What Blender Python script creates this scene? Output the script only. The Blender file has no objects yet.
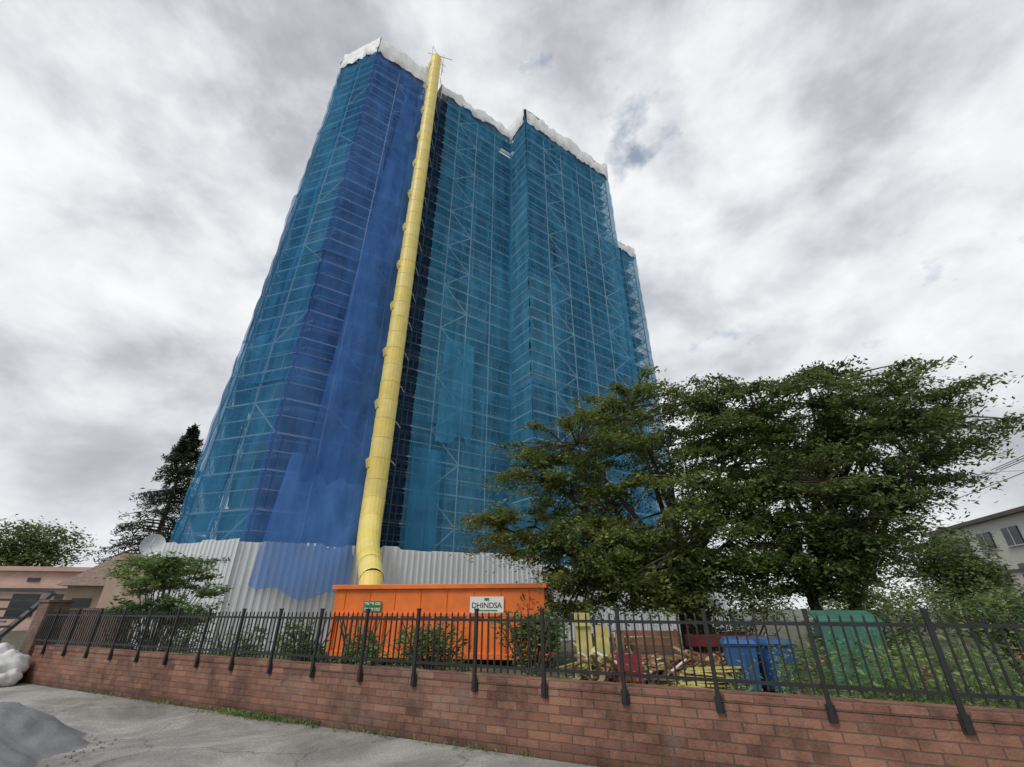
import bpy, math, random
import numpy as np
from mathutils import Vector, noise, Matrix
random.seed(7); rng=np.random.default_rng(7)
sc=bpy.context.scene
R=math.radians

# ------------------------------------------------------------ materials
def nodes(m):
    m.use_nodes=True; nt=m.node_tree; nt.nodes.clear(); return nt,nt.nodes,nt.links
def ramp(N,stops):
    r=N.new('ShaderNodeValToRGB'); e=r.color_ramp.elements
    while len(e)<len(stops): e.new(0.5)
    for el,(p,c) in zip(e,stops): el.position=p; el.color=(c[0],c[1],c[2],1)
    return r
def mat(name,col,rough=.7,var=.25,scale=3.0,metal=0,bump=0.0,bscale=20,stretch=(1,1,1),island=False):
    m=bpy.data.materials.new(name); nt,N,L=nodes(m)
    o=N.new('ShaderNodeOutputMaterial'); b=N.new('ShaderNodeBsdfPrincipled'); L.new(b.outputs[0],o.inputs[0])
    b.inputs['Roughness'].default_value=rough; b.inputs['Metallic'].default_value=metal
    tc=N.new('ShaderNodeTexCoord'); mp=N.new('ShaderNodeMapping'); mp.inputs['Scale'].default_value=stretch
    L.new(tc.outputs['Object'],mp.inputs[0])
    n=N.new('ShaderNodeTexNoise'); n.inputs['Scale'].default_value=scale; n.inputs['Detail'].default_value=6; n.inputs['Roughness'].default_value=.62
    L.new(mp.outputs[0],n.inputs[0])
    d=[c*(1-var) for c in col]; h=[min(1,c*(1+var)) for c in col]
    r=ramp(N,[(.3,d),(.5,col),(.7,h)]); L.new(n.outputs[0],r.inputs[0])
    out=r.outputs[0]
    if island:
        g=N.new('ShaderNodeNewGeometry'); mx=N.new('ShaderNodeMixRGB'); mx.blend_type='MULTIPLY'; mx.inputs[0].default_value=1
        mr=N.new('ShaderNodeMapRange'); mr.inputs[3].default_value=.55; mr.inputs[4].default_value=1.35
        L.new(g.outputs['Random Per Island'],mr.inputs[0]); L.new(out,mx.inputs[1]); L.new(mr.outputs[0],mx.inputs[2]); out=mx.outputs[0]
    L.new(out,b.inputs['Base Color'])
    if bump:
        n2=N.new('ShaderNodeTexNoise'); n2.inputs['Scale'].default_value=bscale; n2.inputs['Detail'].default_value=6; L.new(tc.outputs['Object'],n2.inputs[0])
        bp=N.new('ShaderNodeBump'); bp.inputs['Strength'].default_value=bump; bp.inputs['Distance'].default_value=.02
        L.new(n2.outputs[0],bp.inputs['Height']); L.new(bp.outputs[0],b.inputs['Normal'])
    return m

def leafmat(name,dark,mid,light,trans=.35,scale=.7):
    m=bpy.data.materials.new(name); nt,N,L=nodes(m)
    o=N.new('ShaderNodeOutputMaterial'); b=N.new('ShaderNodeBsdfPrincipled'); b.inputs['Roughness'].default_value=.5
    t=N.new('ShaderNodeBsdfTranslucent'); mx=N.new('ShaderNodeMixShader'); mx.inputs[0].default_value=trans
    g=N.new('ShaderNodeNewGeometry'); tc=N.new('ShaderNodeTexCoord')
    n=N.new('ShaderNodeTexNoise'); n.inputs['Scale'].default_value=scale; n.inputs['Detail'].default_value=2; L.new(tc.outputs['Object'],n.inputs[0])
    ma=N.new('ShaderNodeMath'); ma.operation='MULTIPLY_ADD'; ma.inputs[1].default_value=.45
    L.new(g.outputs['Random Per Island'],ma.inputs[0])
    ms=N.new('ShaderNodeMath'); ms.operation='SUBTRACT'; ms.inputs[1].default_value=.2; L.new(n.outputs[0],ms.inputs[0]); L.new(ms.outputs[0],ma.inputs[2])
    r=ramp(N,[(.2,dark),(.5,mid),(.85,light)]); L.new(ma.outputs[0],r.inputs[0])
    L.new(r.outputs[0],b.inputs['Base Color']); L.new(r.outputs[0],t.inputs[0])
    L.new(b.outputs[0],mx.inputs[1]); L.new(t.outputs[0],mx.inputs[2]); L.new(mx.outputs[0],o.inputs[0])
    return m

def netmat(name,ca,cb,op0,op1):
    m=bpy.data.materials.new(name); nt,N,L=nodes(m)
    o=N.new('ShaderNodeOutputMaterial'); d=N.new('ShaderNodeBsdfDiffuse'); t=N.new('ShaderNodeBsdfTranslucent')
    tr=N.new('ShaderNodeBsdfTransparent')
    g=N.new('ShaderNodeNewGeometry'); tc=N.new('ShaderNodeTexCoord')
    mp=N.new('ShaderNodeMapping'); mp.inputs['Scale'].default_value=(1,1,.22); L.new(tc.outputs['Object'],mp.inputs[0])
    n=N.new('ShaderNodeTexNoise'); n.inputs['Scale'].default_value=1.3; n.inputs['Detail'].default_value=5; n.inputs['Roughness'].default_value=.6; L.new(mp.outputs[0],n.inputs[0])
    ma=N.new('ShaderNodeMath'); ma.operation='MULTIPLY_ADD'; ma.inputs[1].default_value=.40
    L.new(g.outputs['Random Per Island'],ma.inputs[0])
    ms=N.new('ShaderNodeMath'); ms.operation='SUBTRACT'; ms.inputs[1].default_value=.20; L.new(n.outputs[0],ms.inputs[0]); L.new(ms.outputs[0],ma.inputs[2])
    r=ramp(N,[(.15,ca),(.85,cb)]); L.new(ma.outputs[0],r.inputs[0])
    L.new(r.outputs[0],d.inputs[0]); L.new(r.outputs[0],t.inputs[0])
    m1=N.new('ShaderNodeMixShader'); m1.inputs[0].default_value=.22; L.new(d.outputs[0],m1.inputs[1]); L.new(t.outputs[0],m1.inputs[2])
    mr=N.new('ShaderNodeMapRange'); mr.inputs[1].default_value=.3; mr.inputs[2].default_value=.7; mr.inputs[3].default_value=op0; mr.inputs[4].default_value=op1
    L.new(n.outputs[0],mr.inputs[0])
    m2=N.new('ShaderNodeMixShader'); L.new(mr.outputs[0],m2.inputs[0]); L.new(tr.outputs[0],m2.inputs[1]); L.new(m1.outputs[0],m2.inputs[2])
    L.new(m2.outputs[0],o.inputs[0]); return m

def brickmat(name,c1,c2,mort,bw,bh):
    m=bpy.data.materials.new(name); nt,N,L=nodes(m)
    o=N.new('ShaderNodeOutputMaterial'); b=N.new('ShaderNodeBsdfPrincipled'); L.new(b.outputs[0],o.inputs[0]); b.inputs['Roughness'].default_value=.85
    tc=N.new('ShaderNodeTexCoord'); s=N.new('ShaderNodeSeparateXYZ'); c=N.new('ShaderNodeCombineXYZ')
    L.new(tc.outputs['Object'],s.inputs[0])
    ad=N.new('ShaderNodeMath'); ad.operation='ADD'; L.new(s.outputs[0],ad.inputs[0]); L.new(s.outputs[1],ad.inputs[1])
    L.new(ad.outputs[0],c.inputs[0]); L.new(s.outputs[2],c.inputs[1])
    nw=N.new('ShaderNodeTexNoise'); nw.inputs['Scale'].default_value=2.5; L.new(tc.outputs['Object'],nw.inputs[0])
    vm=N.new('ShaderNodeVectorMath'); vm.operation='MULTIPLY_ADD'; vm.inputs[1].default_value=(.016,.016,0); L.new(nw.outputs[1],vm.inputs[0]); L.new(c.outputs[0],vm.inputs[2])
    br=N.new('ShaderNodeTexBrick'); br.inputs['Scale'].default_value=1; br.inputs['Brick Width'].default_value=bw; br.inputs['Row Height'].default_value=bh
    br.inputs['Mortar Size'].default_value=.007; br.inputs['Mortar Smooth'].default_value=.3; br.inputs['Bias'].default_value=0
    br.inputs['Color1'].default_value=(*c1,1); br.inputs['Color2'].default_value=(*c2,1); br.inputs['Mortar'].default_value=(*mort,1)
    L.new(vm.outputs[0],br.inputs[0])
    n=N.new('ShaderNodeTexNoise'); n.inputs['Scale'].default_value=1.3; n.inputs['Detail'].default_value=9; n.inputs['Roughness'].default_value=.75; L.new(tc.outputs['Object'],n.inputs[0])
    r=ramp(N,[(.36,(.45,.42,.40)),(.52,(1,1,1)),(.68,(1.3,1.22,1.15))]); L.new(n.outputs[0],r.inputs[0])
    mx=N.new('ShaderNodeMixRGB'); mx.blend_type='MULTIPLY'; mx.inputs[0].default_value=1; L.new(br.outputs[0],mx.inputs[1]); L.new(r.outputs[0],mx.inputs[2])
    n3=N.new('ShaderNodeTexNoise'); n3.inputs['Scale'].default_value=1.1; n3.inputs['Detail'].default_value=10; n3.inputs['Roughness'].default_value=.75
    mp=N.new('ShaderNodeMapping'); mp.inputs['Location'].default_value=(9,4,2); L.new(tc.outputs['Object'],mp.inputs[0]); L.new(mp.outputs[0],n3.inputs[0])
    r3=ramp(N,[(.54,(0,0,0)),(.70,(.35,.35,.35))]); L.new(n3.outputs[0],r3.inputs[0])
    m3=N.new('ShaderNodeMixRGB'); L.new(r3.outputs[0],m3.inputs[0]); L.new(mx.outputs[0],m3.inputs[1]); m3.inputs[2].default_value=(.30,.25,.21,1)
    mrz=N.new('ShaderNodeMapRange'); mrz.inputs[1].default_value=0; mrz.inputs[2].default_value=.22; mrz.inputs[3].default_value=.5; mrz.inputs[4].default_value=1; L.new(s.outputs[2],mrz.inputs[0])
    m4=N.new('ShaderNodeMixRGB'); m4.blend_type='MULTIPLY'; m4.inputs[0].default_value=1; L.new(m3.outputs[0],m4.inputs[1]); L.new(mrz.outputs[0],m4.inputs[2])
    L.new(m4.outputs[0],b.inputs['Base Color'])
    n2=N.new('ShaderNodeTexNoise'); n2.inputs['Scale'].default_value=40; n2.inputs['Detail'].default_value=5; L.new(tc.outputs['Object'],n2.inputs[0])
    hm=N.new('ShaderNodeMath'); hm.operation='MULTIPLY_ADD'; hm.inputs[1].default_value=-1; L.new(br.outputs['Fac'],hm.inputs[0]); L.new(n2.outputs[0],hm.inputs[2])
    bp=N.new('ShaderNodeBump'); bp.inputs['Strength'].default_value=.8; bp.inputs['Distance'].default_value=.012; L.new(hm.outputs[0],bp.inputs['Height']); L.new(bp.outputs[0],b.inputs['Normal'])
    return m

# ------------------------------------------------------------ mesh builder
class MB:
    def __init__(s): s.v=[];s.f=[];s.m=[]
    def add(s,vs,fs,mi=0):
        k=len(s.v); s.v.extend([tuple(map(float,v)) for v in vs]); s.f.extend([tuple(i+k for i in f) for f in fs]); s.m.extend([mi]*len(fs))
    def box(s,c,sz,rz=0,mi=0,rx=0,ry=0):
        hx,hy,hz=[a/2 for a in sz]; M=Matrix.Rotation(rz,3,'Z')@Matrix.Rotation(ry,3,'Y')@Matrix.Rotation(rx,3,'X'); c=Vector(c)
        vs=[c+M@Vector((x,y,z)) for x,y,z in [(-hx,-hy,-hz),(hx,-hy,-hz),(hx,hy,-hz),(-hx,hy,-hz),(-hx,-hy,hz),(hx,-hy,hz),(hx,hy,hz),(-hx,hy,hz)]]
        s.add(vs,[(0,3,2,1),(4,5,6,7),(0,1,5,4),(1,2,6,5),(2,3,7,6),(3,0,4,7)],mi)
    def bar(s,p,q,w,h=None,mi=0):
        h=h or w; p=Vector(p);q=Vector(q); d=(q-p).normalized(); u=Vector((0,0,1)) if abs(d.z)<.95 else Vector((1,0,0))
        a=d.cross(u).normalized(); b=a.cross(d).normalized(); a*=w/2; b*=h/2
        vs=[p-a-b,p+a-b,p+a+b,p-a+b,q-a-b,q+a-b,q+a+b,q-a+b]
        s.add(vs,[(0,1,2,3),(7,6,5,4),(0,4,5,1),(1,5,6,2),(2,6,7,3),(3,7,4,0)],mi)
    def tube(s,pts,rad,n=7,mi=0,cap=True):
        pts=[Vector(p) for p in pts]; vs=[];fs=[]
        for i,p in enumerate(pts):
            d=(pts[min(i+1,len(pts)-1)]-pts[max(i-1,0)]).normalized()
            u=Vector((1,0,0)) if abs(d.x)<.8 else Vector((0,1,0)); a=d.cross(u).normalized(); b=d.cross(a)
            for k in range(n):
                t=2*math.pi*k/n; vs.append(p+(a*math.cos(t)+b*math.sin(t))*rad[i])
        for i in range(len(pts)-1):
            for k in range(n):
                k2=(k+1)%n; fs.append((i*n+k,i*n+k2,(i+1)*n+k2,(i+1)*n+k))
        if cap: fs.append(tuple(range(n))[::-1]); fs.append(tuple((len(pts)-1)*n+k for k in range(n)))
        s.add(vs,fs,mi)
    def leaves(s,C,size,mi=0,droop=.3,flat=.5,asp=.45):
        C=np.asarray(C); n=len(C)
        if n==0: return
        th=rng.uniform(0,2*np.pi,n); d=np.stack([np.cos(th),np.sin(th),rng.normal(-droop,.35,n)],1); d/=np.linalg.norm(d,axis=1)[:,None]
        r=rng.normal(0,flat,(n,3))+np.array([0,0,1]); a=np.cross(d,r); a/=np.linalg.norm(a,axis=1)[:,None]+1e-9
        L=size*rng.uniform(.6,1.3,n)[:,None]
        v=np.stack([C-d*L*.5,C+a*L*asp*.5,C+d*L*.5,C-a*L*asp*.5],1).reshape(-1,3)
        k=len(s.v); s.v.extend(map(tuple,v.tolist())); s.f.extend([(k+4*i,k+4*i+1,k+4*i+2,k+4*i+3) for i in range(n)]); s.m.extend([mi]*n)
    def obj(s,name,mats,smooth=False,parent=None,warp=None,loc=None,rz=0,bevel=0):
        if warp: s.v=[warp(v) for v in s.v]
        me=bpy.data.meshes.new(name); me.from_pydata(s.v,[],s.f)
        for m in mats: me.materials.append(m)
        me.polygons.foreach_set('material_index',s.m)
        if smooth: me.polygons.foreach_set('use_smooth',[True]*len(s.f))
        me.update(); o=bpy.data.objects.new(name,me); sc.collection.objects.link(o)
        if parent: o.parent=parent
        if loc: o.location=loc
        o.rotation_euler[2]=rz
        if bevel:
            b=o.modifiers.new('Bevel','BEVEL'); b.width=bevel; b.segments=2; b.limit_method='ANGLE'
        return o
def empty(name,loc=(0,0,0),rz=0):
    e=bpy.data.objects.new(name,None); sc.collection.objects.link(e); e.location=loc; e.rotation_euler[2]=rz; return e
def text(name,body,size,loc,rot,m,parent,align='CENTER'):
    c=bpy.data.curves.new(name,'FONT'); c.body=body; c.size=size; c.align_x=align; c.align_y='CENTER'; c.extrude=.002; c.offset=.003
    o=bpy.data.objects.new(name,c); sc.collection.objects.link(o); o.data.materials.append(m); o.location=loc; o.rotation_euler=rot; o.parent=parent; return o

# ------------------------------------------------------------ camera
cam=bpy.data.cameras.new('camera'); co=bpy.data.objects.new('camera',cam); sc.collection.objects.link(co)
EYE=1.65
co.location=(0,0,EYE); co.rotation_euler=(R(90+27.08),0,0); cam.sensor_width=36; cam.lens=36*440/1024; cam.clip_end=3000; cam.clip_start=.05
sc.camera=co

# ------------------------------------------------------------ world
w=bpy.data.worlds.new("World"); sc.world=w; w.use_nodes=True; nt=w.node_tree; N=nt.nodes; L=nt.links; N.clear()
SUN_EL=R(50)
wo=N.new('ShaderNodeOutputWorld'); sky=N.new('ShaderNodeTexSky'); sky.sky_type='NISHITA'; sky.sun_disc=False
bs=N.new('ShaderNodeBackground'); bs.inputs[1].default_value=.15; L.new(sky.outputs[0],bs.inputs[0])
tc=N.new('ShaderNodeTexCoord'); sp=N.new('ShaderNodeSeparateXYZ'); L.new(tc.outputs['Generated'],sp.inputs[0])
def M(op,a=None,b=None,c=None):
    n=N.new('ShaderNodeMath'); n.operation=op
    for i,x in enumerate((a,b,c)):
        if x is None: continue
        if isinstance(x,(int,float)): n.inputs[i].default_value=x
        else: L.new(x,n.inputs[i])
    return n.outputs[0]
z=M('MAXIMUM',sp.outputs[2],0.0)
cx=N.new('ShaderNodeCombineXYZ'); L.new(sp.outputs[0],cx.inputs[0]); L.new(sp.outputs[1],cx.inputs[1]); L.new(M('MULTIPLY',z,1.6),cx.inputs[2])
def noi(scale,det,rough,dist,loc):
    mp=N.new('ShaderNodeMapping'); mp.inputs['Location'].default_value=loc; L.new(cx.outputs[0],mp.inputs[0])
    n=N.new('ShaderNodeTexNoise'); n.inputs['Scale'].default_value=scale; n.inputs['Detail'].default_value=det; n.inputs['Roughness'].default_value=rough; n.inputs['Distortion'].default_value=dist
    L.new(mp.outputs[0],n.inputs[0]); return n.outputs[0]
big=noi(1.8,2,.5,0,(3.1,1.7,0)); med=noi(4.6,10,.56,.15,(.4,5.2,1)); 
v=M('ADD',M('MULTIPLY',big,.42),M('MULTIPLY',med,.58))
cr=ramp(N,[(.35,(.37,.39,.42)),(.43,(.48,.50,.535)),(.49,(.62,.64,.67)),(.55,(.76,.78,.80)),(.63,(.88,.89,.90))]); L.new(v,cr.inputs[0])
hz=M('POWER',M('SUBTRACT',1.0,z),5.0)
mxh=N.new('ShaderNodeMixRGB'); L.new(M('MULTIPLY',hz,.45),mxh.inputs[0]); L.new(cr.outputs[0],mxh.inputs[1]); mxh.inputs[2].default_value=(.80,.82,.84,1)
bc=N.new('ShaderNodeBackground'); bc.inputs[1].default_value=1.1; L.new(mxh.outputs[0],bc.inputs[0])
gap=noi(3.8,7,.55,.1,(7.7,2.2,3)); gr=ramp(N,[(.28,(.3,.3,.3)),(.35,(1,1,1))]); L.new(gap,gr.inputs[0])
ms=N.new('ShaderNodeMixShader'); L.new(gr.outputs[0],ms.inputs[0]); L.new(bs.outputs[0],ms.inputs[1]); L.new(bc.outputs[0],ms.inputs[2]); L.new(ms.outputs[0],wo.inputs[0])

su=bpy.data.lights.new('sun','SUN'); su.energy=1.5; su.angle=R(20); su.color=(1,.96,.9); so=bpy.data.objects.new('sun',su); sc.collection.objects.link(so)
sd=Vector((math.sin(R(-40))*math.cos(SUN_EL),-.52,math.sin(SUN_EL))).normalized()
so.rotation_euler=sd.to_track_quat('Z','Y').to_euler(); so.location=(-30,-10,60)
sky.sun_rotation=math.atan2(sd.x,sd.y); sky.sun_elevation=math.asin(sd.z)
sc.view_settings.view_transform='Standard'; sc.view_settings.look='None'; sc.view_settings.exposure=0

# ------------------------------------------------------------ ground
def gridplane(name,x0,x1,y0,y1,z,n,m,amp=0):
    b=MB(); vs=[];fs=[]
    for j in range(n+1):
        for i in range(n+1):
            x=x0+(x1-x0)*i/n; y=y0+(y1-y0)*j/n; vs.append((x,y,z+amp*noise.noise(Vector((x*.4,y*.4,0)))))
    for j in range(n):
        for i in range(n):
            a=j*(n+1)+i; fs.append((a,a+1,a+n+2,a+n+1))
    b.add(vs,fs); return b.obj(name,[m],smooth=True)
mg=bpy.data.materials.new('old_concrete'); nt2,N2,L2=nodes(mg)
o=N2.new('ShaderNodeOutputMaterial'); b=N2.new('ShaderNodeBsdfPrincipled'); L2.new(b.outputs[0],o.inputs[0]); b.inputs['Roughness'].default_value=.85
tc2=N2.new('ShaderNodeTexCoord')
def nn(s,d,r,di=0):
    n=N2.new('ShaderNodeTexNoise'); n.inputs['Scale'].default_value=s; n.inputs['Detail'].default_value=d; n.inputs['Roughness'].default_value=r; n.inputs['Distortion'].default_value=di; L2.new(tc2.outputs['Object'],n.inputs[0]); return n
a=nn(.55,10,.75,.6); r1=ramp(N2,[(.38,(.20,.195,.18)),(.5,(.32,.31,.285)),(.6,(.44,.43,.40))]); L2.new(a.outputs[0],r1.inputs[0])
g=nn(38,7,.8); r2=ramp(N2,[(.36,(.45,.45,.45)),(.58,(1.15,1.15,1.15))]); L2.new(g.outputs[0],r2.inputs[0])
mx=N2.new('ShaderNodeMixRGB'); mx.blend_type='MULTIPLY'; mx.inputs[0].default_value=1; L2.new(r1.outputs[0],mx.inputs[1]); L2.new(r2.outputs[0],mx.inputs[2])
vo=N2.new('ShaderNodeTexVoronoi'); vo.feature='DISTANCE_TO_EDGE'; vo.inputs['Scale'].default_value=.33
nd=nn(1.5,6,.6); vm=N2.new('ShaderNodeVectorMath'); vm.operation='MULTIPLY_ADD'; vm.inputs[1].default_value=(.9,.9,0); L2.new(nd.outputs[1],vm.inputs[0]); L2.new(tc2.outputs['Object'],vm.inputs[2]); L2.new(vm.outputs[0],vo.inputs[0])
r4=ramp(N2,[(.0,(.35,.34,.32)),(.006,(1,1,1))]); L2.new(vo.outputs[0],r4.inputs[0])
mx2=N2.new('ShaderNodeMixRGB'); mx2.blend_type='MULTIPLY'; mx2.inputs[0].default_value=.8; L2.new(mx.outputs[0],mx2.inputs[1]); L2.new(r4.outputs[0],mx2.inputs[2]); L2.new(mx2.outputs[0],b.inputs['Base Color'])
bp=N2.new('ShaderNodeBump'); bp.inputs['Strength'].default_value=.7; bp.inputs['Distance'].default_value=.015; L2.new(g.outputs[0],bp.inputs['Height']); L2.new(bp.outputs[0],b.inputs['Normal'])
m_earth=mat('earth_and_moss',(.10,.095,.06),.95,.5,1.2,bump=.5)
m_far=mat('far_ground',(.12,.12,.1),.95,.3,.05)
gridplane('ground',-1500,1500,-1500,1500,-.02,8,m_far)
b=MB(); b.add([(-40,-15,0),(25,-15,0),(25,-5.2,0),(-12.3,13.2,0),(-30,22,0),(-40,22,0)],[(0,1,2,3,4,5)]); b.obj('pavement',[mg])
b=MB(); b.add([(-12.2,13.3,.05),(10,2.35,.05),(45,2.35,.05),(45,60,.05),(-40,60,.05),(-40,27,.05)],[(0,1,2,3,4,5)]); b.obj('yard_ground',[m_earth])

# ------------------------------------------------------------ brick wall + fence
WO=(-12.3,13.2,0); WA=math.atan2(-.494,1); WL=26.5
m_brick=brickmat('red_brick',(.185,.086,.060),(.31,.155,.102),(.12,.088,.072),.30,.093)
b=MB(); b.box((WL/2,.16,.36),(WL,.32,.72)); b.box((WL/2,.158,.762),(WL+.02,.335,.08))
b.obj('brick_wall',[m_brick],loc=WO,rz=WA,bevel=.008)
m_blk=mat('black_steel',(.018,.018,.02),.45,.4,6)
b=MB(); s=0; ss=[]
X=4.19
while X>-12.2: ss.append((X+12.3)/.8965); X-=.94
X=4.19+.94
while (X+12.3)/.8965<WL: ss.append((X+12.3)/.8965); X+=.94
for q in ss:
    b.box((q,-.035,1.13),(.045,.045,1.0)); b.box((q,-.02,.70),(.085,.035,.15)); b.box((q,-.035,1.64),(.055,.055,.02))
    b.box((q+.03,-.043,.74),(.014,.014,.014)); b.box((q-.03,-.043,.68),(.014,.014,.014))
b.box((WL/2,-.03,1.50),(WL,.03,.035)); b.box((WL/2,-.03,.93),(WL,.03,.035))
n=int(WL/.105)
for i in range(n):
    q=i*.105+.02
    if min(abs(q-p) for p in ss)<.04: continue
    h=1.58+rng.normal(0,.002)
    b.box((q,-.03,(h+.86)/2),(.019,.019,h-.86)); b.add([(q-.009,-.039,h),(q+.009,-.039,h),(q+.009,-.021,h),(q-.009,-.021,h),(q,-.03,h+.03)],[(0,1,4),(1,2,4),(2,3,4),(3,0,4)])
b.obj('iron_fence',[m_blk],loc=WO,rz=WA)
m_pill=brickmat('brown_brick',(.15,.09,.07),(.20,.12,.09),(.12,.10,.09),.22,.075)
b=MB(); b.box((-.40,.2,.90),(.55,.5,1.8)); b.box((-.40,.2,1.83),(.63,.58,.07))
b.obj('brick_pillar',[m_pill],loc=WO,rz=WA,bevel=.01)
b=MB(); b.box((-2.8,2.4,.8),(3.6,.25,1.6)); b.box((-2.8,2.4,1.63),(3.7,.32,.07)); b.obj('garden_wall',[m_pill],loc=WO,rz=WA)

# ------------------------------------------------------------ tower
def warp(v):
    x,y,zv=v; k=min(max((-9-x)/6.5,0),1.3); return (x-(1-min(zv,49)/49)*k*1.25,y,zv)
d=Vector((.819,.573,0)); nb=Vector((-.573,.819,0)); out=-nb
A=Vector((-15.6,23.3,0)); B=Vector((-12.1,22,0)); C=B+d*14.65; D=C+out*2.65; E=D+d*11.5; F=E+nb*5; G=F+d*9.9; H=G+nb*8; I=A+Vector((-.5,.86,0))*16
poly=[A,B,C,D,E,F,G,H,I]
HT=47.6
def inset(poly,t):
    n=len(poly); res=[]
    for i in range(n):
        p0,p1,p2=poly[i-1],poly[i],poly[(i+1)%n]
        d1=(p1-p0).normalized(); d2=(p2-p1).normalized(); n1=Vector((-d1.y,d1.x,0)); n2=Vector((-d2.y,d2.x,0))
        a=p1+n1*t; c=p1+n2*t; det=d1.x*(-d2.y)+d1.y*d2.x
        if abs(det)<1e-4: res.append(a); continue
        r=c-a; u=(r.x*(-d2.y)+r.y*d2.x)/det; res.append(a+d1*u)
    return res
core=inset(poly,1.75)
m_conc=mat('tower_concrete',(.16,.155,.145),.9,.25,.6,bump=.2); m_slab=mat('tower_slab',(.36,.35,.33),.9,.25,.7); m_glass=mat('window_glass',(.02,.03,.035),.12,.3,1); m_frame=mat('window_frame',(.5,.5,.5),.5,.1,3)
tower=empty('apartment_tower')
b=MB(); n=len(core); ztop=46.0
b.add([(p.x,p.y,0) for p in core]+[(p.x,p.y,ztop) for p in core],[(i,(i+1)%n,(i+1)%n+n,i+n) for i in range(n)]+[tuple(range(n,2*n))])
b.obj('walls',[m_conc],parent=tower,warp=warp)
b=MB(); w2=MB(); sl=inset(poly,1.2)
for k in range(1,17):
    zf=k*2.8+.6
    n=len(sl); b.add([(p.x,p.y,zf) for p in sl]+[(p.x,p.y,zf+.22) for p in sl],[(i,(i+1)%n,(i+1)%n+n,i+n) for i in range(n)]+[tuple(range(n,2*n)),tuple(range(n))[::-1]])
for k in range(0,16):
    zf=k*2.8+.85
    for i in range(len(core)):
        p,q=core[i],core[(i+1)%len(core)]; ln=(q-p).length; dd=(q-p).normalized(); nn_=Vector((dd.y,-dd.x,0)); ang=math.atan2(dd.y,dd.x)
        m_=int(ln//3.2)
        for j in range(m_):
            c=p+dd*(ln*(j+.5)/m_)+nn_*.03
            w2.box((c.x,c.y,zf+1.15),(1.9,.1,1.5),ang,0); 
            c2=c+nn_*.04; w2.box((c2.x,c2.y,zf+1.15),(.07,.08,1.5),ang,1); w2.box((c2.x,c2.y,zf+1.93),(2.04,.08,.07),ang,1); w2.box((c2.x,c2.y,zf+.37),(2.04,.08,.07),ang,1)
b.obj('floor_slabs',[m_slab],parent=tower,warp=warp); w2.obj('windows',[m_glass,m_frame],parent=tower,warp=warp)
b=MB(); pc=core[1]+(core[3]-core[1])*.5+nb*6; b.box((pc.x,pc.y,46.6),(8,5,1.6),math.atan2(.573,.819)); b.obj('roof_house',[m_conc],parent=tower)

# scaffolding
m_galv=mat('galvanised_steel',(.72,.74,.75),.5,.12,4); m_plank=mat('scaffold_plank',(.11,.10,.085),.8,.35,2,island=True)
b=MB(); so_=inset(poly,.04); si=inset(poly,1.05)
for i in (0,1,2,3,4,5,6,8):
    p,q=so_[i],so_[(i+1)%9]; pi,qi=si[i],si[(i+1)%9]; ln=(q-p).length; nbay=max(1,round(ln/2.1)); top=44.5 if i in (5,6) else HT
    for j in range(nbay+1):
        a=p.lerp(q,j/nbay); c=pi.lerp(qi,j/nbay); tt=top+.5+random.random()*.5
        b.bar((a.x,a.y,0),(a.x,a.y,tt),.07); b.bar((c.x,c.y,0),(c.x,c.y,top),.05)
    for k in range(1,int(top/2)+1):
        zk=k*2.0
        b.bar((p.x,p.y,zk),(q.x,q.y,zk),.085); b.bar((p.x,p.y,zk-1.0),(q.x,q.y,zk-1.0),.05); b.bar((pi.x,pi.y,zk),(qi.x,qi.y,zk),.05)
        for j in range(nbay):
            a=p.lerp(q,j/nbay); a2=p.lerp(q,(j+1)/nbay); c=pi.lerp(qi,j/nbay); c2=pi.lerp(qi,(j+1)/nbay)
            b.bar((a.x,a.y,zk),(c.x,c.y,zk),.05)
            m1=(a+c)/2; m2=(a2+c2)/2
            if random.random()<.93: b.bar((m1.x,m1.y,zk+.05),(m2.x,m2.y,zk+.05),.82,.05,1)
            if (i in(1,2,3,4,5,6) and j%3==1) or (i==0 and j==1 and k%3==0):
                if k%2: b.bar((a.x,a.y,zk-2),(a2.x,a2.y,zk),.07)
                else: b.bar((a2.x,a2.y,zk-2),(a.x,a.y,zk),.07)
scaf=b.obj('scaffolding',[m_galv,m_plank],warp=warp)

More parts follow.
